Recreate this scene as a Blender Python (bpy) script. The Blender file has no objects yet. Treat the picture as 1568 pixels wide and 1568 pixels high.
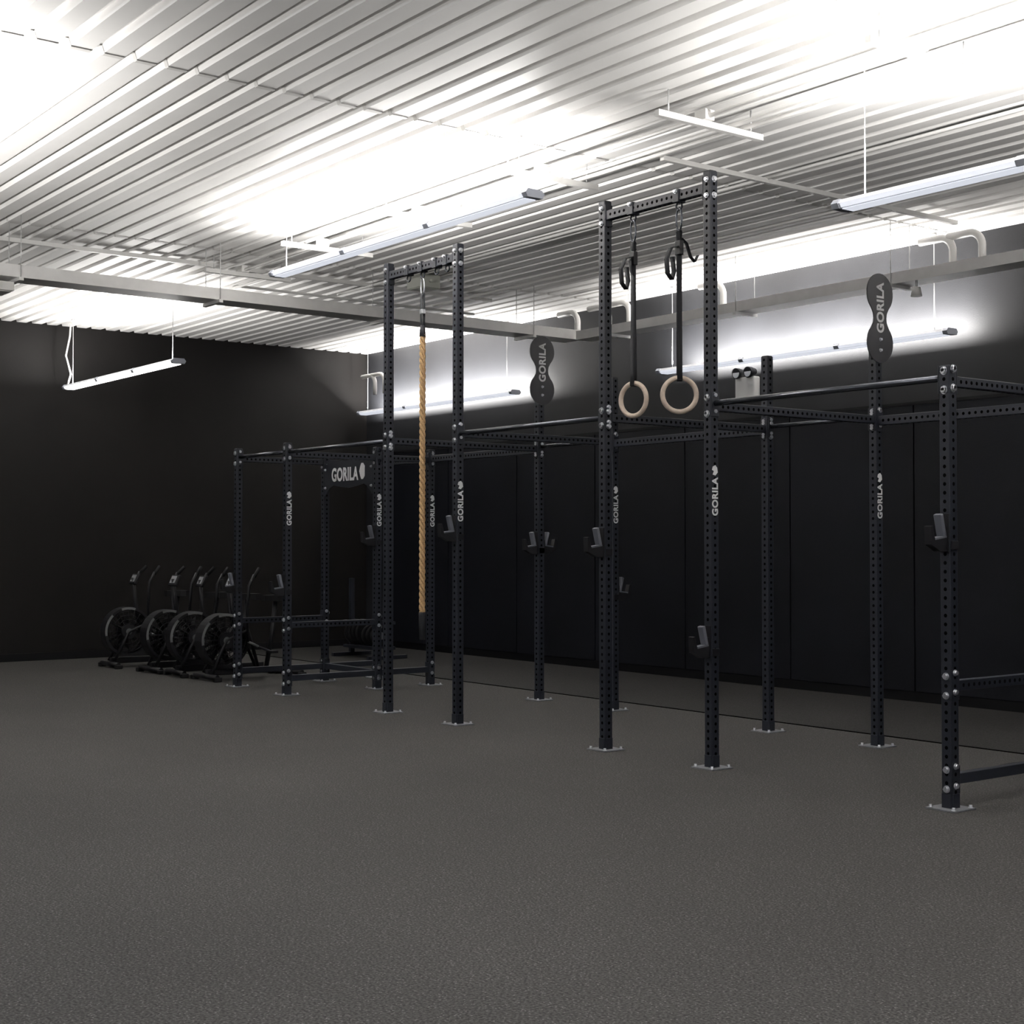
import bpy, bmesh, math, random
from mathutils import Vector, Matrix
random.seed(4)
scene = bpy.context.scene
COL = scene.collection
try:
    scene.view_settings.view_transform = 'Standard'
    scene.view_settings.look = 'None'
except Exception as e:
    print(e)

# ------------------------------------------------------------------ materials
def mat(name, color, rough=0.5, metal=0.0, noise=0.0, nscale=40.0, bump=0.0, bscale=200.0,
        emit=None, estr=0.0, spec=0.5):
    m = bpy.data.materials.new(name); m.use_nodes = True
    nt = m.node_tree; b = nt.nodes['Principled BSDF']
    b.inputs['Roughness'].default_value = rough
    b.inputs['Metallic'].default_value = metal
    b.inputs['Specular IOR Level'].default_value = spec
    c = (color[0], color[1], color[2], 1)
    b.inputs['Base Color'].default_value = c
    tc = nt.nodes.new('ShaderNodeTexCoord')
    if noise > 0:
        n = nt.nodes.new('ShaderNodeTexNoise'); n.inputs['Scale'].default_value = nscale
        n.inputs['Detail'].default_value = 4
        r = nt.nodes.new('ShaderNodeValToRGB')
        r.color_ramp.elements[0].position = 0.3; r.color_ramp.elements[1].position = 0.7
        r.color_ramp.elements[0].color = tuple(max(0, v*(1-noise)) for v in color)+(1,)
        r.color_ramp.elements[1].color = tuple(min(1, v*(1+noise)) for v in color)+(1,)
        nt.links.new(tc.outputs['Object'], n.inputs['Vector'])
        nt.links.new(n.outputs['Fac'], r.inputs['Fac'])
        nt.links.new(r.outputs['Color'], b.inputs['Base Color'])
    if bump > 0:
        n2 = nt.nodes.new('ShaderNodeTexNoise'); n2.inputs['Scale'].default_value = bscale
        bp = nt.nodes.new('ShaderNodeBump'); bp.inputs['Strength'].default_value = bump
        bp.inputs['Distance'].default_value = 0.004
        nt.links.new(tc.outputs['Object'], n2.inputs['Vector'])
        nt.links.new(n2.outputs['Fac'], bp.inputs['Height'])
        nt.links.new(bp.outputs['Normal'], b.inputs['Normal'])
    if emit:
        b.inputs['Emission Color'].default_value = (emit[0], emit[1], emit[2], 1)
        b.inputs['Emission Strength'].default_value = estr
    return m

STEEL = mat('powder_coated_steel', (0.013,0.015,0.022), 0.42, 0.0, 0.15, 60, 0.15, 400, spec=0.4)
HOLE = mat('hole_black', (0.001,0.001,0.0012), 0.9, spec=0.05)
ZINC = mat('zinc_bolt', (0.7,0.71,0.75), 0.3, 0.9)
PLATE = mat('galvanised_base_plate', (0.17,0.175,0.19), 0.5, 0.4, 0.2, 30)
BAR = mat('pull_up_bar_steel', (0.08,0.085,0.10), 0.2, 0.7)
WHITE = mat('white_print', (0.85,0.85,0.86), 0.6)
CEIL = mat('ceiling_painted_steel', (0.78,0.77,0.755), 0.5, 0.0, 0.03, 3, 0.05, 60)
CEILD = mat('ceiling_lap_seam', (0.6,0.59,0.57), 0.6)
TRAY = mat('tray_galvanised', (0.74,0.73,0.72), 0.45, 0.1, 0.05, 8)
CONDUIT = mat('conduit_white', (0.74,0.73,0.71), 0.4)
BOXG = mat('junction_box_grey', (0.42,0.43,0.38), 0.5)
LAMPB = mat('lamp_housing_white', (0.8,0.81,0.85), 0.35)
LAMPE = mat('lamp_end_cap', (0.38,0.40,0.46), 0.4)
LENS = mat('lamp_diffuser', (0.9,0.9,0.92), 0.4, emit=(0.86,0.90,1.0), estr=0.75)
LENSB = mat('lamp_diffuser_bright', (0.9,0.9,0.92), 0.4, emit=(1.0,0.98,0.95), estr=5)
WIRE = mat('suspension_wire', (0.55,0.55,0.55), 0.4, 0.4)
BLACKP = mat('black_plastic', (0.007,0.007,0.009), 0.5, spec=0.35)
RUBBER = mat('black_rubber', (0.006,0.006,0.007), 0.75, bump=0.2, spec=0.25)
STRAP = mat('nylon_strap', (0.007,0.008,0.012), 0.75, bump=0.4, bscale=900)
WOOD = mat('ring_birch_wood', (0.62,0.51,0.42), 0.45, 0, 0.12, 30)
ROPE = mat('manila_rope', (0.52,0.34,0.17), 0.85, 0, 0.3, 90, 0.6, 500)
LINER = mat('hook_liner_grey', (0.10,0.105,0.125), 0.5)
SIGNM = mat('target_plate_black', (0.020,0.020,0.024), 0.45)
SILVER = mat('silver_trim', (0.5,0.51,0.53), 0.35, 0.5)
RIMG = mat('bike_rim_grey', (0.20,0.205,0.21), 0.4, 0.3)
JOINT = mat('joint_black', (0.002,0.002,0.002), 1.0, spec=0.0)

def wall_mat(name, c, rough, spec=0.3):
    return mat(name, c, rough, 0, 0.25, 1.2, 0.25, 90, spec=spec)
WALLL = wall_mat('wall_black_paint', (0.0055,0.0047,0.0044), 0.6, 0.22)
WALLB = wall_mat('wall_navy_black', (0.013,0.0135,0.0155), 0.55)
PANEL = wall_mat('wall_panel_navy', (0.0052,0.0058,0.0090), 0.55, 0.22)
BASEB = mat('baseboard_black', (0.003,0.003,0.004), 0.6, spec=0.2)

def rubber_floor(name, k):
    FL = bpy.data.materials.new(name); FL.use_nodes = True
    nt = FL.node_tree; b = nt.nodes['Principled BSDF']
    tc = nt.nodes.new('ShaderNodeTexCoord')
    n1 = nt.nodes.new('ShaderNodeTexNoise'); n1.inputs['Scale'].default_value = 95; n1.inputs['Detail'].default_value = 3
    r1 = nt.nodes.new('ShaderNodeValToRGB')
    r1.color_ramp.elements[0].position = 0.38; r1.color_ramp.elements[0].color = (0.022*k,0.0210*k,0.0202*k,1)
    r1.color_ramp.elements[1].position = 0.64; r1.color_ramp.elements[1].color = (0.076*k,0.0735*k,0.071*k,1)
    v1 = nt.nodes.new('ShaderNodeTexVoronoi'); v1.inputs['Scale'].default_value = 55
    r2 = nt.nodes.new('ShaderNodeValToRGB')
    r2.color_ramp.elements[0].position = 0.14; r2.color_ramp.elements[0].color = (1,1,1,1)
    r2.color_ramp.elements[1].position = 0.22; r2.color_ramp.elements[1].color = (0,0,0,1)
    mx = nt.nodes.new('ShaderNodeMixRGB'); mx.inputs['Color2'].default_value = (0.20*k,0.195*k,0.19*k,1)
    n3 = nt.nodes.new('ShaderNodeTexNoise'); n3.inputs['Scale'].default_value = 0.5; n3.inputs['Detail'].default_value = 3
    r3 = nt.nodes.new('ShaderNodeValToRGB')
    r3.color_ramp.elements[0].position = 0.3; r3.color_ramp.elements[0].color = (0.88,0.88,0.88,1)
    r3.color_ramp.elements[1].position = 0.7; r3.color_ramp.elements[1].color = (1.08,1.08,1.08,1)
    mu = nt.nodes.new('ShaderNodeMixRGB'); mu.blend_type = 'MULTIPLY'; mu.inputs['Fac'].default_value = 1
    ms = nt.nodes.new('ShaderNodeMath'); ms.operation = 'MULTIPLY'; ms.inputs[1].default_value = 0.6
    bp = nt.nodes.new('ShaderNodeBump'); bp.inputs['Strength'].default_value = 0.6; bp.inputs['Distance'].default_value = 0.003
    L = nt.links.new
    for n in (n1, v1, n3): L(tc.outputs['Object'], n.inputs['Vector'])
    L(n1.outputs['Fac'], r1.inputs['Fac']); L(v1.outputs['Distance'], r2.inputs['Fac'])
    L(r2.outputs['Color'], ms.inputs[0]); L(ms.outputs[0], mx.inputs['Fac'])
    L(r1.outputs['Color'], mx.inputs['Color1']); L(n3.outputs['Fac'], r3.inputs['Fac'])
    L(mx.outputs['Color'], mu.inputs['Color1']); L(r3.outputs['Color'], mu.inputs['Color2'])
    L(mu.outputs['Color'], b.inputs['Base Color']); L(n1.outputs['Fac'], bp.inputs['Height'])
    L(bp.outputs['Normal'], b.inputs['Normal']); b.inputs['Roughness'].default_value = 0.75
    b.inputs['Specular IOR Level'].default_value = 0.16
    return FL
FLOOR = rubber_floor('rubber_floor_speckled', 0.95)
FLOORD = rubber_floor('rubber_floor_dark_border', 0.45)

# ------------------------------------------------------------------ mesh builder
class MB:
    def __init__(s): s.bm = bmesh.new(); s.mats = []
    def mi(s, m):
        if m not in s.mats: s.mats.append(m)
        return s.mats.index(m)
    def face(s, pts, m, smooth=False):
        f = s.bm.faces.new([s.bm.verts.new(p) for p in pts]); f.material_index = s.mi(m); f.smooth = smooth
    def box(s, a, b, m, bev=0.0, M=None):
        x0,y0,z0 = [min(a[i],b[i]) for i in range(3)]; x1,y1,z1 = [max(a[i],b[i]) for i in range(3)]
        co = [(x0,y0,z0),(x1,y0,z0),(x1,y1,z0),(x0,y1,z0),(x0,y0,z1),(x1,y0,z1),(x1,y1,z1),(x0,y1,z1)]
        vs = [s.bm.verts.new((M @ Vector(c)) if M else c) for c in co]
        fs = []
        for q in ((0,3,2,1),(4,5,6,7),(0,1,5,4),(1,2,6,5),(2,3,7,6),(3,0,4,7)):
            f = s.bm.faces.new([vs[i] for i in q]); f.material_index = s.mi(m); fs.append(f)
        if bev > 0:
            es = list({e for f in fs for e in f.edges})
            r = bmesh.ops.bevel(s.bm, geom=es, offset=bev, segments=2, affect='EDGES', profile=0.5)
            for f in r['faces']: f.material_index = s.mi(m)
    def tube(s, pts, r, m, seg=10, closed=False, caps=True, rad=None):
        pts = [Vector(p) for p in pts]; n = len(pts); rings = []
        prev = None
        for i, p in enumerate(pts):
            if closed: t = (pts[(i+1) % n]-pts[i-1])
            else: t = pts[min(i+1,n-1)]-pts[max(i-1,0)]
            t.normalize()
            if prev is None:
                u = t.cross(Vector((0,0,1)))
                if u.length < 1e-3: u = t.cross(Vector((1,0,0)))
            else:
                u = prev - t*prev.dot(t)
            u.normalize(); prev = u; w = t.cross(u)
            rr = rad[i] if rad else r
            rings.append([s.bm.verts.new(p + (u*math.cos(a)+w*math.sin(a))*rr) for a in [2*math.pi*k/seg for k in range(seg)]])
        k = s.mi(m)
        for i in range(n if closed else n-1):
            A, B = rings[i], rings[(i+1) % n]
            off = 0
            if closed and i == n-1:
                off = min(range(seg), key=lambda o: (A[0].co-B[o].co).length)
            for j in range(seg):
                f = s.bm.faces.new([A[j],A[(j+1)%seg],B[(j+1+off)%seg],B[(j+off)%seg]]); f.material_index = k; f.smooth = True
        if caps and not closed:
            for R in (rings[0][::-1], rings[-1]):
                f = s.bm.faces.new(R); f.material_index = k
    def disc(s, c, nrm, r, m, seg=8):
        c = Vector(c); nrm = Vector(nrm).normalized()
        u = nrm.cross(Vector((0,0,1)))
        if u.length < 1e-3: u = Vector((1,0,0))
        u.normalize(); w = nrm.cross(u)
        s.face([c+(u*math.cos(a)+w*math.sin(a))*r for a in [2*math.pi*k/seg for k in range(seg)]], m)
    def bolt(s, c, nrm, r=0.016):
        c = Vector(c); nrm = Vector(nrm).normalized()
        s.tube([c, c+nrm*0.003], r*1.35, ZINC, 12)
        s.tube([c, c+nrm*0.016], r, ZINC, 6)
    def prism(s, poly, axis, a, b, m):
        def P(p, t):
            return {'x':(t,p[0],p[1]),'y':(p[0],t,p[1]),'z':(p[0],p[1],t)}[axis]
        A = [s.bm.verts.new(P(p,a)) for p in poly]; B = [s.bm.verts.new(P(p,b)) for p in poly]
        k = s.mi(m); n = len(poly)
        for F in (A, B[::-1]):
            f = s.bm.faces.new(F); f.material_index = k
        for i in range(n):
            f = s.bm.faces.new([A[i],B[i],B[(i+1)%n],A[(i+1)%n]]); f.material_index = k
    def ribbon(s, pts, wdir, w, m, t=0.003):
        wd = Vector(wdir).normalized()*w/2; pts = [Vector(p) for p in pts]
        k = s.mi(m)
        sec = []
        for i,p in enumerate(pts):
            tt = (pts[min(i+1,len(pts)-1)]-pts[max(i-1,0)]).normalized()
            n = tt.cross(wd).normalized()*t/2
            sec.append([s.bm.verts.new(p+wd+n),s.bm.verts.new(p-wd+n),s.bm.verts.new(p-wd-n),s.bm.verts.new(p+wd-n)])
        for i in range(len(sec)-1):
            for j in range(4):
                f = s.bm.faces.new([sec[i][j],sec[i][(j+1)%4],sec[i+1][(j+1)%4],sec[i+1][j]]); f.material_index = k; f.smooth = True
        for q in (sec[0][::-1], sec[-1]):
            f = s.bm.faces.new(q); f.material_index = k
    def obj(s, name, parent=None, loc=None, recalc=True):
        if recalc: bmesh.ops.recalc_face_normals(s.bm, faces=s.bm.faces[:])
        me = bpy.data.meshes.new(name); s.bm.to_mesh(me); s.bm.free()
        for m in s.mats: me.materials.append(m)
        o = bpy.data.objects.new(name, me); COL.objects.link(o)
        if parent: o.parent = parent
        if loc: o.location = loc
        return o

def empty(name, loc=(0,0,0)):
    e = bpy.data.objects.new(name, None); e.empty_display_size = 0.2; e.location = loc; COL.objects.link(e); return e

def text_mesh(name, body, length, height, M, m, parent=None):
    cu = bpy.data.curves.new(name+'_c', 'FONT'); cu.body = body; cu.align_x = 'CENTER'; cu.align_y = 'CENTER'
    cu.offset = 0.035; cu.extrude = 0.004; cu.space_character = 1.08
    o = bpy.data.objects.new(name+'_t', cu); COL.objects.link(o)
    bpy.context.view_layer.update()
    dg = bpy.context.evaluated_depsgraph_get()
    me = bpy.data.meshes.new_from_object(o.evaluated_get(dg))
    bpy.data.objects.remove(o)
    xs = [v.co.x for v in me.vertices]; ys = [v.co.y for v in me.vertices]
    w = max(xs)-min(xs); h = max(ys)-min(ys); cx = (max(xs)+min(xs))/2; cy = (max(ys)+min(ys))/2
    for v in me.vertices:
        v.co = M @ Vector(((v.co.x-cx)/w*length, (v.co.y-cy)/h*height, v.co.z*0.2))
    me.materials.clear(); me.materials.append(m)
    ob = bpy.data.objects.new(name, me); COL.objects.link(ob)
    if parent: ob.parent = parent
    return ob

def frame(o, ex, ey, ez):
    return Matrix(((ex[0],ey[0],ez[0],o[0]),(ex[1],ey[1],ez[1],o[1]),(ex[2],ey[2],ez[2],o[2]),(0,0,0,1)))

# ------------------------------------------------------------------ room
XL, XR, YB, YF, H = -18.8, 4.5, 11.5, -5.0, 4.4
m = MB(); m.box((XL,YF,-0.1),(XR,YB,0),FLOOR); m.obj('floor')
m = MB(); m.box((XL-0.2,YF,0),(XL,YB,H+0.2),WALLL); m.obj('wall_left')
m = MB(); m.box((XL-0.2,YB,0),(XR+0.2,YB+0.2,H+0.2),WALLB); m.obj('wall_back')
m = MB(); m.box((XR,YF,0),(XR+0.2,YB,H+0.2),WALLL); m.obj('wall_right')
m = MB(); m.box((XL-0.2,YF-0.2,0),(XR+0.2,YF,H+0.2),WALLL); m.obj('wall_front')
m = MB(); m.box((XL,YB-0.02,0),(XR,YB,0.10),BASEB); m.obj('baseboard_back')
m = MB(); m.box((XL,YF,0),(XL+0.02,YB-0.02,0.10),BASEB); m.obj('baseboard_left')
m = MB(); m.box((XL+0.02,9.25,0),(XR,YB-0.02,0.004),FLOORD)
m.box((XL+0.02,9.225,0),(XR,9.25,0.005),JOINT); m.obj('trim_floor_border')
m = MB()
x = -8.73-1.57*6
while x < XR-1.6:
    m.box((max(x+0.008,XL),YB-0.03,0.10),(x+1.57-0.008,YB-0.001,2.85),PANEL, 0.004)
    x += 1.57
m.box((XL,YB-0.035,2.85),(XR,YB-0.001,2.88),BASEB)
m.obj('trim_wall_panels')

def deck(m, x0, x1, dz, mt):
    P = 0.2; prof = []
    y = YF
    while y < YB+0.01:
        prof += [(y,H),(y+0.125,H),(y+0.140,H+0.045),(y+0.185,H+0.045)]
        y += P
    prof.append((y,H))
    prof = [(min(p[0],YB+0.15),p[1]+dz) for p in prof]
    k = m.mi(mt)
    A = [m.bm.verts.new((x0,p[0],p[1])) for p in prof]; B = [m.bm.verts.new((x1,p[0],p[1])) for p in prof]
    for i in range(len(prof)-1):
        if (A[i].co-A[i+1].co).length < 1e-5: continue
        f = m.bm.faces.new([A[i],B[i],B[i+1],A[i+1]]); f.material_index = k
m = MB(); deck(m, XL, XR, 0, CEIL)
for xs in (-13.0,-8.2,-3.4,1.4):
    deck(m, xs-0.02, xs+0.02, -0.007, CEILD)
m.box((XL,YF,H+0.12),(XR,YB,H+0.2),CEIL)
m.obj('ceiling', recalc=False)
HC = H-0.0075

# ------------------------------------------------------------------ lamps
def lamp(xa, xb, y, z, power, bright=False, tilt=0.0, col=(1.0,0.975,0.945)):
    e = empty('pendant_linear_lamp', ((xa+xb)/2, y, z)); hx = (xb-xa)/2
    m = MB()
    prof = [(-0.055,0.03),(0.055,0.03),(0.075,0.005),(0.06,-0.022),(-0.06,-0.022),(-0.075,0.005)]
    m.prism(prof,'x',-hx+0.04,hx-0.04,LAMPB)
    m.prism([(p[0]*1.12,p[1]*1.12) for p in prof],'x',-hx,-hx+0.05,LAMPE)
    m.prism([(p[0]*1.12,p[1]*1.12) for p in prof],'x',hx-0.05,hx,LAMPE)
    for t in (-0.33,0.33):
        m.prism([(p[0]*1.08,p[1]*1.08) for p in prof],'x',t*hx-0.03,t*hx+0.03,LAMPE)
    m.obj('housing', e)
    LM = LENSB if bright else LENS
    m = MB(); m.box((-hx+0.06,-0.05,-0.028),(hx-0.06,0.05,-0.0225),LM)
    for s_ in (-1,1):
        m.face([(-hx+0.06,s_*0.0755,0.004),(hx-0.06,s_*0.0755,0.004),(hx-0.06,s_*0.0612,-0.021),(-hx+0.06,s_*0.0612,-0.021)],LM)
    m.obj('diffuser', e)
    m = MB()
    for t in (-0.9,0.9):
        m.tube([(t*hx,0,0.03),(t*hx,0,HC-z)],0.004,WIRE,6)
        m.tube([(t*hx,0,HC-z-0.03),(t*hx,0,HC-z)],0.03,WIRE,10)
    m.obj('suspension_wires', e)
    ld = bpy.data.lights.new('lamp_tube','AREA'); ld.shape = 'RECTANGLE'; ld.size = xb-xa-0.15; ld.size_y = 0.09
    ld.energy = power; ld.color = col
    lo = bpy.data.objects.new('lamp_tube', ld); COL.objects.link(lo); lo.parent = e
    lo.location = (0,0,0.04+0.05*math.sin(abs(tilt))); lo.rotation_euler = (math.pi-tilt,0,0)
P0 = 225
lamp(-5.7,-1.9,6.8,3.53,P0*1.15)
lamp(-11.7,-7.9,6.2,3.95,P0)
lamp(-18.3,-14.9,6.7,3.53,P0*0.6,True)
for a,bb in ((-18.5,-14.7),(-12.0,-8.1),(-5.6,-1.8)):
    lamp(a,bb,11.22,3.46,P0*1.5,tilt=math.radians(35))
lamp(-12.0,-8.2,2.2,3.53,P0*0.8)
lamp(-18.3,-14.5,2.2,3.53,P0*0.7)
lamp(-2.6,1.2,0.2,3.53,P0*1.5,col=(0.93,0.96,1.0))  # unseen lamp by the camera, added to brighten the foreground floor
lamp(-3.2,0.6,3.3,3.53,P0*1.0)  # extra lamp above the frame, added to lift foreground floor and near ceiling
lamp(-9.5,-5.7,-2.2,3.53,P0*1.4,col=(0.90,0.95,1.0))  # made-up cool lamp left of view, added for a brighter, bluish foreground
m = MB(); m.tube([(-18.35,6.75,HC),(-18.3,6.72,4.2),(-18.33,6.68,3.95),(-18.2,6.7,3.7),(-18.32,6.7,3.56)],0.012,CONDUIT,6)
m.obj('power_cable')

# ------------------------------------------------------------------ trays, conduits
def tray(name, a, b2, w, h):
    m = MB(); d = (Vector(b2)-Vector(a)); ax = 'x' if abs(d.x) > abs(d.y) else 'y'
    prof = [(-w/2,h/2),(-w/2,-h/2),(w/2,-h/2),(w/2,h/2),(w/2-0.006,h/2),(w/2-0.006,-h/2+0.006),(-w/2+0.006,-h/2+0.006),(-w/2+0.006,h/2)]
    if ax == 'x':
        m.prism([(p[0]+a[1],p[1]+a[2]) for p in prof],'x',a[0],b2[0],TRAY)
        lo, hi = sorted((a[0],b2[0]))
    else:
        m.prism([(p[0]+a[0],p[1]+a[2]) for p in prof],'y',a[1],b2[1],TRAY)
        lo, hi = sorted((a[1],b2[1]))
    t = lo+0.6
    while t < hi:
        for s_ in (-w/2-0.01, w/2+0.01):
            p = (t,a[1]+s_) if ax == 'x' else (a[0]+s_,t)
            m.tube([(p[0],p[1],a[2]-h/2-0.03),(p[0],p[1],HC)],0.004,WIRE,6)
        if ax == 'x': m.box((t-0.02,a[1]-w/2-0.03,a[2]-h/2-0.03),(t+0.02,a[1]+w/2+0.03,a[2]-h/2),TRAY)
        else: m.box((a[0]-w/2-0.03,t-0.02,a[2]-h/2-0.03),(a[0]+w/2+0.03,t+0.02,a[2]-h/2),TRAY)
        t += 1.9
    return m.obj(name)
tray('cable_tray',(-12.8,-4.0,3.90),(-12.8,10.6,3.90),0.30,0.11)
tray('cable_tray',(-12.6,10.6,3.88),(3.5,10.6,3.88),0.25,0.10)

e = empty('ceiling_conduit')
m = MB()
for y in (6.45,6.62,6.9,7.0): m.tube([(-14.5,y,4.27),(3.5,y,4.27)],0.016,CONDUIT,8)
m.tube([(-14.2,7.0,4.3),(-14.2,10.2,4.3)],0.016,CONDUIT,8)
m.tube([(-14.2,8.3,4.34),(3.5,8.3,4.34)],0.014,CONDUIT,8)
m.tube([(-14.2,9.6,4.34),(3.5,9.6,4.34)],0.014,CONDUIT,8)
m.obj('runs_along', e)
m = MB()
for x in (-13.2,-11.6,-10.0,-8.35,-6.66,-5.0,-3.3,-1.6):
    m.box((x-0.02,6.2,4.205),(x+0.02,7.15,4.245),CONDUIT)
    for y in (6.3,7.05): m.tube([(x,y,4.24),(x,y,HC)],0.006,WIRE,6)
    m.box((x-0.05,6.58,4.245),(x+0.05,6.66,4.31),CONDUIT)
m.obj('struts', e)
m = MB()
m.box((-7.70,7.2,4.30),(-7.66,10.7,4.335),CONDUIT)
m.box((-13.6,3.0,4.34),(-13.56,10.0,4.38),CONDUIT)
m.box((-4.1,7.2,4.30),(-4.06,10.7,4.335),CONDUIT)
m.obj('cross_rails', e)
m = MB()
def elbow(x, z0=4.22, z1=3.93, dx=0.35, y=10.75):
    pts = [(x-dx,y,z0)]
    for k in range(9):
        a = math.pi/2*k/8; r = 0.13
        pts.append((x-r+r*math.sin(a), y, z0-r+r*math.cos(a)))
    pts.append((x,y,z1)); return pts
for x in (-7.45,-7.75,-10.55,-12.0,-12.35,-12.9): m.tube(elbow(x),0.034,CONDUIT,10)
for x in (-17.1,-17.35): m.tube(elbow(x,3.9,3.62),0.028,CONDUIT,10)
m.obj('elbows', e)

def jbox(c, s_, name='junction_box', mt=BOXG):
    m = MB(); m.box((-s_[0]/2,-s_[1]/2,-s_[2]/2),(s_[0]/2,s_[1]/2,s_[2]/2),mt,0.008)
    m.box((-s_[0]/2*0.88,-s_[1]/2*0.88,-s_[2]/2-0.008),(s_[0]/2*0.88,s_[1]/2*0.88,-s_[2]/2),mt,0.003)
    m.tube([(s_[0]/2,0,0),(s_[0]/2+0.05,0,0)],0.018,mt,8)
    m.obj(name, loc=c)
jbox((-12.75,3.6,4.32),(0.22,0.22,0.13))
jbox((-13.3,3.35,4.28),(0.3,0.24,0.12),mt=CONDUIT)
jbox((-12.8,4.0,3.76),(0.3,0.3,0.08),mt=CONDUIT)
jbox((-12.9,8.6,4.32),(0.26,0.26,0.14))
m = MB(); m.tube([(0,0,0.12),(0,0,0.04)],0.012,WIRE,8); m.tube([(0,0,0.05),(0,0,-0.03)],0.05,CONDUIT,14,rad=[0.035,0.05])
m.obj('ceiling_sensor',loc=(-7.95,10.5,3.72))

e = empty('emergency_light',(-10.85,11.41,3.21))
m = MB(); m.box((-0.14,-0.04,-0.14),(0.14,0.059,0.10),CONDUIT,0.015); m.obj('case',e)
m = MB()
for s_ in (-0.085,0.085):
    m.tube([(s_,0.03,0.155),(s_,-0.05,0.145),(s_,-0.08,0.14)],0.06,BLACKP,16,rad=[0.035,0.058,0.060])
    m.disc((s_,-0.0815,0.14),(0,-1,0),0.048,WHITE,16)
    m.tube([(s_,0,0.09),(s_,0,0.13)],0.014,BLACKP,8)
m.obj('heads',e)

# ------------------------------------------------------------------ RIG
HS, HM, HT = 2.53, 3.03, 4.04
FX = [-5.08,-6.98,-8.07,-9.96,-11.05,-12.94,-14.03]
YFR, YBK, YMD = 6.99, 8.72, 8.05
A = 0.07
rig = empty('gym_rig')
def upright(x, y, h, n):
    m = MB(); a = A/2
    m.box((x-a,y-a,0.008),(x+a,y+a,h),STEEL,0.006)
    z = 0.10
    while z < h-0.03:
        for nx,ny in ((1,0),(-1,0),(0,1),(0,-1)):
            m.disc((x+nx*(a+0.0006),y+ny*(a+0.0006),z),(nx,ny,0),0.0115,HOLE,10)
        z += 0.05
    m.box((x-a+0.006,y-a+0.006,h),(x+a-0.006,y+a-0.006,h+0.004),BLACKP)
    m.box((x-0.10,y-0.10,0),(x+0.10,y+0.10,0.010),PLATE,0.002)
    for sx in (-1,1):
        for sy in (-1,1):
            m.bolt((x+sx*0.078,y+sy*0.078,0.010),(0,0,1),0.010)
    for nx,ny in ((0,-1),(1,0)):
        m.box((x-0.03*abs(ny)+nx*a,y-0.03*abs(nx)+ny*a,0.01),(x+0.03*abs(ny)+nx*(a+0.006),y+0.03*abs(nx)+ny*(a+0.006),0.09),STEEL)
    m.obj('upright_%d'%n, rig)
n = 0
for i,x in enumerate(FX):
    n += 1; upright(x, YFR, HT if i in (1,2,3,4) else HS, n)
for i,x in enumerate(FX):
    n += 1; upright(x, YBK, HM if i in (1,2,3,4) else HS, n)
for x in (FX[0],FX[5],FX[6]):
    n += 1; upright(x, YMD, HS, n)

cnt = [0]
def flange(m, p, nrm, z):
    x,y = p; a = A/2; t = 0.008
    nx,ny = nrm
    c = Vector((x+nx*a, y+ny*a, z))
    if nx: m.box((c.x, y-a, z-0.11),(c.x+nx*t, y+a, z+0.05),STEEL,0.002)
    else: m.box((x-a, c.y, z-0.11),(x+a, c.y+ny*t, z+0.05),STEEL,0.002)
    for dz in (0.025,-0.085):
        m.bolt((x-nx*a, y-ny*a, z+dz),(-nx,-ny,0))
        if nx: m.bolt((x,y-a,z+dz-0.0),(0,-1,0),0.014)
        else: m.bolt((x+a,y,z+dz+0.02),(1,0,0),0.014)
def beam(p0, p1, z, h=A, w=0.055, holes=True, name='beam'):
    cnt[0] += 1; m = MB(); a = A/2
    ax = 0 if abs(p1[0]-p0[0]) > abs(p1[1]-p0[1]) else 1
    s_ = 1 if p1[ax] > p0[ax] else -1
    if ax == 0:
        m.box((p0[0]+s_*a,p0[1]-w/2,z-h/2),(p1[0]-s_*a,p0[1]+w/2,z+h/2),STEEL,0.004)
        flange(m,p0,(s_,0),z+0.03); flange(m,p1,(-s_,0),z+0.03)
    else:
        m.box((p0[0]-w/2,p0[1]+s_*a,z-h/2),(p0[0]+w/2,p1[1]-s_*a,z+h/2),STEEL,0.004)
        flange(m,p0,(0,s_),z+0.03); flange(m,p1,(0,-s_),z+0.03)
    if holes:
        lo,hi = sorted((p0[ax],p1[ax])); t = lo+0.09
        while t < hi-0.08:
            for q in (1,-1):
                if ax == 0: m.disc((t,p0[1]+q*(w/2+0.0006),z),(0,q,0),0.0115,HOLE,10)
                else: m.disc((p0[0]+q*(w/2+0.0006),t,z),(q,0,0),0.0115,HOLE,10)
            if ax == 0: m.disc((t,p0[1],z-h/2-0.0006),(0,0,-1),0.0115,HOLE,10)
            else: m.disc((p0[0],t,z-h/2-0.0006),(0,0,-1),0.0115,HOLE,10)
            t += 0.05
    m.obj('%s_%d'%(name,cnt[0]), rig)
def bar(p0, p1, z, r=0.017):
    cnt[0] += 1; m = MB(); a = A/2
    s_ = 1 if p1[0] > p0[0] else -1
    m.tube([(p0[0]+s_*a,p0[1],z),(p1[0]-s_*a,p1[1],z)],r,BAR,14)
    flange(m,p0,(s_,0),z+0.02); flange(m,p1,(-s_,0),z+0.02)
    m.obj('pull_up_bar_%d'%cnt[0], rig)
F = [(x,YFR) for x in FX]; B = [(x,YBK) for x in FX]
bar(F[1],F[0],2.46,0.02); bar(F[3],F[2],2.44,0.02); bar(F[5],F[4],2.44,0.02); bar(F[6],F[5],2.44,0.02)
beam(F[2],F[1],3.93); beam(F[4],F[3],3.93)
for i in (0,2,4): beam(B[i+1],B[i],2.43,w=0.05)
for i in (1,3): bar(B[i+1],B[i],2.46)
beam(B[6],B[5],2.43)
for i in range(5): beam(F[i],B[i] if i else (FX[0],YMD),2.44,h=0.06,w=0.05)
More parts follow.
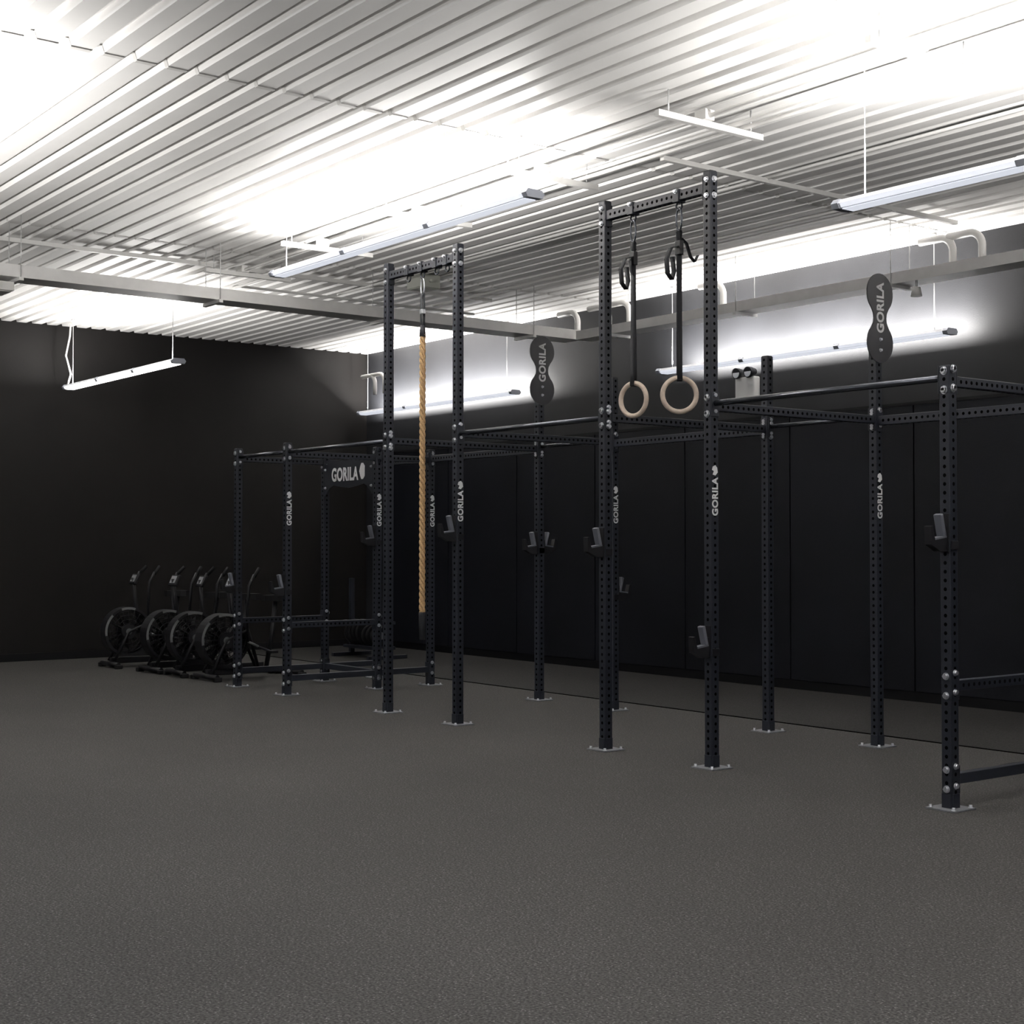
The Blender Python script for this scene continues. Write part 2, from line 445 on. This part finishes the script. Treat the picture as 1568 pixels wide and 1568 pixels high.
for i in (5,6):
    beam(F[i],(FX[i],YMD),2.42,h=0.06); beam((FX[i],YMD),B[i],2.42,h=0.06)
for i in (0,5,6):
    beam(F[i],(FX[i],YMD),0.70,h=0.06); beam(F[i],(FX[i],YMD),0.17,h=0.06,holes=False)
    beam((FX[i],YMD),B[i],0.17,h=0.06,holes=False)
beam((FX[6],YMD),(FX[5],YMD),0.17,h=0.06,holes=False)

def nameplate():
    m = MB(); x0,x1 = FX[6]+A/2, FX[5]-A/2; y = YMD-0.03
    top = []; bot = []; N = 16
    for k in range(N+1):
        t = k/N; x = x0+(x1-x0)*t
        up = 2.42 if 0.12 < t < 0.88 else 2.42-0.03
        bo = 2.17-0.05*max(0,1-abs(t-0.5)*2.9)**0.6 if abs(t-0.5) < 0.33 else 2.17-0.14*(abs(t-0.5)-0.33)/0.17
        top.append((x,up)); bot.append((x,bo))
    for i in range(N):
        m.prism([bot[i],bot[i+1],top[i+1],top[i]],'y',y-0.004,y+0.004,STEEL)
    for xx in (x0+0.03,x1-0.03):
        for z in (2.33,2.13): m.bolt((xx,y-0.005,z),(0,-1,0),0.012)
    m.obj('name_plate', rig)
    text_mesh('name_plate_lettering','GORILA',0.56,0.15,frame(((x0+x1)/2-0.06,y-0.008,2.27),(1,0,0),(0,0,1),(0,-1,0)),WHITE,rig)
    m = MB(); c = ((x0+x1)/2+0.30, 2.29)
    m.prism([(c[0]+0.06*math.cos(a)*(1 if k%2 else 0.8), c[1]+0.09*math.sin(a)) for k,a in enumerate([2*math.pi*j/10 for j in range(10)])],'y',y-0.009,y-0.005,WHITE)
    m.obj('name_plate_emblem', rig)
nameplate()
def logo(x, y, zc, L_=0.26, W_=0.056):
    X = x+A/2+0.0015
    text_mesh('upright_lettering','GORILA',L_,W_,frame((X,y,zc-0.03),(0,0,1),(0,-1,0),(1,0,0)),WHITE,rig)
    m = MB(); zt = zc-0.03+L_/2+0.045
    pts = [(-0.022,-0.028),(0.004,-0.034),(0.026,-0.012),(0.020,0.020),(0.004,0.036),(-0.020,0.026),(-0.028,0.004),(-0.010,-0.004)]
    m.prism([(y+p[0],zt+p[1]) for p in pts],'x',X-0.001,X+0.0005,WHITE)
    m.obj('upright_emblem', rig)
for (x,y) in (F[1],F[3],F[5],B[1],B[3],B[5],(FX[5],YMD)):
    logo(x,y,1.86)

def jhook(x, y, z, s_=-1):
    e = empty('barbell_hook',(x,y,z)); a = A/2 + 0.0015
    m = MB()
    def P(lst): return [(s_*q[0],q[1]) for q in lst]
    m.box((-0.030,s_*a,-0.09),(0.030,s_*(a+0.008),0.13),BLACKP,0.002)
    prof = [(a+0.006,0.05),(a+0.016,0.05),(a+0.022,-0.005),(a+0.120,-0.020),(a+0.140,0.060),(a+0.158,0.058),(a+0.152,-0.045),(a+0.07,-0.085),(a+0.006,-0.085)]
    m.prism(P(prof),'x',-0.024,0.024,BLACKP)
    m.box((a,-0.03,-0.075),(a+0.008,0.03,-0.025),BLACKP,0.002)
    m.obj('bracket',e)
    m = MB()
    M = Matrix.Translation((0,s_*(a+0.045),0.065)) @ Matrix.Rotation(math.radians(14)*s_*-1,4,'X')
    m.box((-0.026,-0.014,-0.065),(0.026,0.014,0.065),LINER,0.006,M)
    m.prism(P([(a+0.018,0.005),(a+0.119,-0.008),(a+0.119,-0.020),(a+0.018,-0.006)]),'x',-0.027,0.027,LINER)
    m.obj('liner',e)
jhook(FX[0],YFR,1.55); jhook(FX[2],YFR,1.50); jhook(FX[1],YFR,0.83); jhook(FX[3],YFR,1.62)
jhook(FX[5],YMD,1.58); jhook(FX[5],YFR,1.08); jhook(FX[6],YFR,1.08)
jhook(FX[3],YBK,1.08,1); jhook(FX[4],YBK,1.50,1); jhook(FX[4],YBK,1.50,-1)

def target(x, y, zc):
    e = empty('wall_ball_target',(x+A/2+0.006,y,zc))
    R = 0.15; d = 0.185
    pts = []
    N = 20; a0 = math.radians(-48)
    for k in range(N+1):
        a = a0+(math.pi-2*a0)*k/N; pts.append((R*math.cos(a), d+R*math.sin(a)))
    W = [(0.078,0.035),(0.072,0.0),(0.078,-0.035)]
    pts += [(-p[0],p[1]) for p in W]
    for k in range(N+1):
        a = (math.pi+a0)+(math.pi-2*a0)*k/N
        pts.append((R*math.cos(a), -d+R*math.sin(a)))
    pts += [(p[0],p[1]) for p in W[::-1]]
    m = MB(); m.prism(pts,'x',0,0.008,SIGNM)
    m.box((-0.006,-0.03,-0.30),(0,0.03,0.06),STEEL)
    for z in (-0.16,-0.24): m.bolt((0.008,0,z),(1,0,0),0.010)
    m.obj('plate',e)
    text_mesh('lettering','GORILA',0.38,0.085,frame((0.0095,0,0.08),(0,0,1),(0,-1,0),(1,0,0)),WHITE,e)
target(FX[1],YBK,3.20); target(FX[4],YBK,3.20)

def clamp(x, z=3.93):
    m = MB(); y = YFR
    m.box((x-0.03,y-0.036,z-0.045),(x+0.03,y+0.036,z+0.045),STEEL,0.004)
    m.bolt((x,y-0.036,z+0.03),(0,-1,0),0.012)
    m.tube([(x+0.028*math.cos(t),y,z-0.068+0.028*math.sin(t)) for t in [2*math.pi*k/16 for k in range(16)]],0.007,STEEL,8,closed=True)
    m.obj('eye_clamp', rig)
for x in (-7.76,-7.285,-10.5,-10.28,-10.72,-10.12): clamp(x)

def carabiner(m, x, y, z, h=0.11, w=0.03, mt=ZINC, r=0.006):
    pts = []
    for k in range(20):
        a = 2*math.pi*k/20; pts.append((x+w*math.cos(a)*0.9, y, z+h/2*math.sin(a)))
    m.tube(pts, r, mt, 8, closed=True)

def ring(x, zc, yaw):
    y = YFR; e = empty('gymnastic_ring',(x,y,zc)); R = 0.118; r = 0.0175
    m = MB(); c, s_ = math.cos(yaw), math.sin(yaw)
    m.tube([(R*math.cos(a)*c,R*math.cos(a)*s_,R*math.sin(a)) for a in [2*math.pi*k/48 for k in range(48)]],r,WOOD,14,closed=True)
    m.obj('wooden_hoop',e)
    m = MB(); top = 3.68-zc; wd = (c,s_,0); nn = Vector((-s_,c,0))*0.02
    for q in (-1,1):
        m.ribbon([nn*q*0.9+Vector((0,0,R-0.012)),nn*q*0.7+Vector((0,0,R+0.10)),nn*q*0.25+Vector((0,0,0.6)),nn*q*0.2+Vector((0,0,top))],wd,0.038,STRAP,0.004)
    m.ribbon([nn*0.9*math.cos(a)+Vector((0,0,R-0.012-0.012*math.sin(a))) for a in [math.pi*k/6 for k in range(7)]],wd,0.038,STRAP,0.004)
    m.box((-0.028,-0.018,top-0.16),(0.028,0.018,top-0.06),BLACKP,0.004)
    b0 = Vector((0,-0.02,top-0.10))
    m.ribbon([b0,b0+Vector((0,-0.06,-0.02)),b0+Vector((0,-0.10,-0.10)),b0+Vector((0,-0.09,-0.20)),b0+Vector((0,-0.05,-0.24)),b0+Vector((0,-0.03,-0.18)),b0+Vector((0,-0.045,-0.08))],(1,0.3,0),0.036,STRAP,0.004)
    b1 = Vector((0,0.02,top-0.04))
    m.ribbon([b1,b1+Vector((0,0.05,-0.03)),b1+Vector((0,0.09,-0.12)),b1+Vector((0,0.13,-0.15)),b1+Vector((0,0.16,-0.10))] if yaw > 0.5 else
             [b1,b1+Vector((0,-0.02,-0.03)),b1+Vector((0,-0.05,-0.09)),b1+Vector((0,-0.04,-0.16)),b1+Vector((0,-0.02,-0.2))],(1,-0.2,0),0.036,STRAP,0.004)
    m.ribbon([Vector((0,0,top-0.09)),Vector((0,0.012,top-0.0)),Vector((0,0,top+0.02)),Vector((0,-0.012,top-0.0)),Vector((0,0,top-0.09))],(1,0,0),0.038,STRAP,0.005)
    m.obj('strap',e)
    m = MB(); carabiner(m,0,0,3.79-zc-0.02,0.16,0.03,BAR,0.007); m.obj('carabiner',e)
ring(-7.76,2.55,0.15); ring(-7.285,2.545,0.95)

rx = -10.5
e = empty('climbing_rope',(rx,YFR,0))
m = MB(); R = 0.0145; zt, zb = 3.34, 0.90; N = 330
for s_ in range(3):
    pts = []
    for k in range(N+1):
        t = k/N; z = zt+(zb-zt)*t; a = 2*math.pi*(zt-z)/0.17+s_*2*math.pi/3
        pts.append((R*math.cos(a),R*math.sin(a),z))
    m.tube(pts,0.0140,ROPE,8)
m.obj('twisted_strands',e)
m = MB()
m.tube([(0,0,0.92),(0,0,0.89),(0.002,0,0.80),(0.004,0,0.68)],0.03,STRAP,12,rad=[0.029,0.03,0.029,0.027])
m.tube([(0,0,3.42),(0,0,3.32)],0.03,STRAP,12,rad=[0.02,0.03])
m.obj('taped_ends',e)
m = MB()
for q in (-1,1): m.ribbon([(0,q*0.012,3.40),(0,q*0.016,3.5),(0,q*0.012,3.70)],(1,0,0),0.03,STRAP,0.005)
m.box((-0.02,-0.02,3.52),(0.02,0.02,3.56),ZINC,0.004)
m.obj('sling',e)
m = MB(); carabiner(m,0,0,3.76,0.15,0.03); m.obj('carabiner',e)

# ------------------------------------------------------------------ air bikes
def airbike(x, y, rot=0.0):
    e = empty('air_bike',(x,y,0)); e.rotation_euler = (0,0,rot)
    m = MB()
    for yy,w in ((-0.42,0.26),(0.66,0.26)):
        m.tube([(-w,yy,0.045),(w,yy,0.045)],0.03,BLACKP,10)
        for s_ in (-w,w): m.box((s_-0.03,yy-0.045,0),(s_+0.03,yy+0.045,0.05),RUBBER,0.01)
    m.box((-0.035,-0.42,0.05),(0.035,0.66,0.12),BLACKP,0.008)
    for s_ in (-0.095,0.095):
        m.tube([(s_,-0.40,0.08),(s_,-0.22,0.44),(s_,0.05,0.55),(0.03*(1 if s_>0 else -1),0.22,0.12)],0.02,BLACKP,8)
    m.tube([(0,-0.05,0.5),(0,-0.10,0.8),(0,-0.13,1.10)],0.024,BLACKP,8)
    m.tube([(0,0.34,0.1),(0,0.42,0.5),(0,0.46,0.86)],0.028,BLACKP,10)
    m.obj('frame',e)
    m = MB()
    seat = [(-0.04,-0.16),(0.04,-0.16),(0.07,0.0),(0.12,0.06),(0.12,0.13),(-0.12,0.13),(-0.12,0.06),(-0.07,0.0)]
    m.prism([(p[0],p[1]+0.46) for p in seat],'z',0.86,0.93,RUBBER)
    m.obj('saddle',e)
    m = MB(); c = Vector((0,-0.22,0.44))
    for s_ in (-0.075,0.075):
        for R in (0.10,0.15,0.20,0.25,0.29):
            m.tube([c+Vector((s_*(1.15 if R<0.2 else 1),R*math.cos(a),R*math.sin(a))) for a in [2*math.pi*k/32 for k in range(32)]],0.004,BLACKP,5,closed=True)
        for k in range(20):
            a = 2*math.pi*k/20
            m.tube([c+Vector((s_*1.15,0.08*math.cos(a),0.08*math.sin(a))),c+Vector((s_,0.29*math.cos(a),0.29*math.sin(a)))],0.003,BLACKP,5)
        m.tube([c+Vector((s_*1.0,0,0)),c+Vector((s_*1.35,0,0))],0.09,BLACKP,24)
        m.disc(c+Vector((s_*1.36,0,0)),(1 if s_>0 else -1,0,0),0.04,RIMG,16)
    N = 40
    for k in range(N):
        a0,a1 = 2*math.pi*k/N,2*math.pi*(k+1)/N
        mt = RIMG if (k in range(15,21) or k in range(8,12)) else BLACKP
        q = [c+Vector((sx,rr*math.cos(a),rr*math.sin(a))) for sx,rr,a in ((-0.08,0.30,a0),(0.08,0.30,a0),(0.08,0.30,a1),(-0.08,0.30,a1))]
        m.face(q,BLACKP)
        for sx in (-0.081,0.081):
            m.face([c+Vector((sx,rr*math.cos(a),rr*math.sin(a))) for rr,a in ((0.27,a0),(0.30,a0),(0.30,a1),(0.27,a1))],mt)
    for k in range(10):
        a = 2*math.pi*k/10
        M = Matrix.Translation(c) @ Matrix.Rotation(a,4,'X') @ Matrix.Rotation(0.5,4,'Z')
        m.box((-0.05,0.05,-0.003),(0.05,0.26,0.003),BLACKP,0,M)
    m.obj('fan_wheel',e)
    m = MB()
    for s_ in (-1,1):
        m.tube([(s_*0.15,0.02,0.42),(s_*0.20,-0.02,0.75),(s_*0.24,-0.02,1.05),(s_*0.23,0.05,1.17)],0.017,BLACKP,8)
        m.tube([(s_*0.23,0.05,1.15),(s_*0.20,0.13,1.24)],0.021,RUBBER,8)
        m.tube([(s_*0.15,0.02,0.42),(s_*0.13,0.16,0.36)],0.014,RIMG,8)
        m.tube([(s_*0.10,0.16,0.36),(s_*0.13,0.16+s_*0.15,0.36-s_*0.06)],0.014,STEEL,8)
        m.box((s_*0.13,0.11+s_*0.15,0.34-s_*0.06),(s_*0.24,0.21+s_*0.15,0.37-s_*0.06),BLACKP,0.006)
    m.obj('handle_arms',e)
    m = MB(); M = Matrix.Translation((0,-0.11,1.08)) @ Matrix.Rotation(math.radians(-25),4,'X')
    m.box((-0.09,-0.02,-0.07),(0.09,0.02,0.07),BLACKP,0.01,M)
    m.box((-0.06,-0.024,-0.04),(0.06,-0.019,0.05),SILVER,0.0,M)
    m.box((-0.065,0.019,-0.04),(0.065,0.024,0.05),SILVER,0.0,M)
    m.obj('console',e)
for k,(x,y,r) in enumerate(((-14.9,7.45,0.05),(-15.55,7.40,-0.05),(-16.2,7.35,0.08),(-17.15,7.25,0.0))):
    airbike(x,y,r)

e = empty('weight_plate_rack',(-16.6,10.2,0.004))
m = MB()
for s_ in (-0.45,0.45):
    m.box((s_-0.03,-0.03,0.02),(s_+0.03,0.03,1.05),STEEL,0.004)
    m.box((s_-0.03,-0.3,0),(s_+0.03,0.3,0.05),STEEL,0.004)
for z in (0.12,0.45): m.box((-0.42,-0.15,z),(0.42,-0.11,z+0.04),STEEL); m.box((-0.42,0.11,z),(0.42,0.15,z+0.04),STEEL)
m.obj('frame',e)
m = MB()
for k,x in enumerate((-0.34,-0.26,-0.17,-0.05,0.05,0.16,0.28)):
    R = 0.17 if k < 4 else 0.14
    m.tube([(x-0.025,0,0.16+R),(x-0.02,0,0.16+R),(x+0.02,0,0.16+R),(x+0.025,0,0.16+R)],R,RUBBER,28,rad=[R*0.95,R,R,R*0.95])
    m.tube([(x-0.03,0,0.16+R),(x+0.03,0,0.16+R)],0.05,RIMG,16)
m.obj('bumper_plates',e)

# ------------------------------------------------------------------ world + camera
w = bpy.data.worlds.new('dim_world'); scene.world = w; w.use_nodes = True
w.node_tree.nodes['Background'].inputs[0].default_value = (0.5,0.55,0.65,1)
w.node_tree.nodes['Background'].inputs[1].default_value = 0.02
cd = bpy.data.cameras.new('camera'); cd.sensor_width = 36; cd.lens = 2216/1568*36
cam = bpy.data.objects.new('camera', cd); COL.objects.link(cam)
cam.location = (0,0,1.5); cam.rotation_euler = (math.radians(90+1.32),0,math.radians(52.8))
cd.clip_end = 200
scene.camera = cam
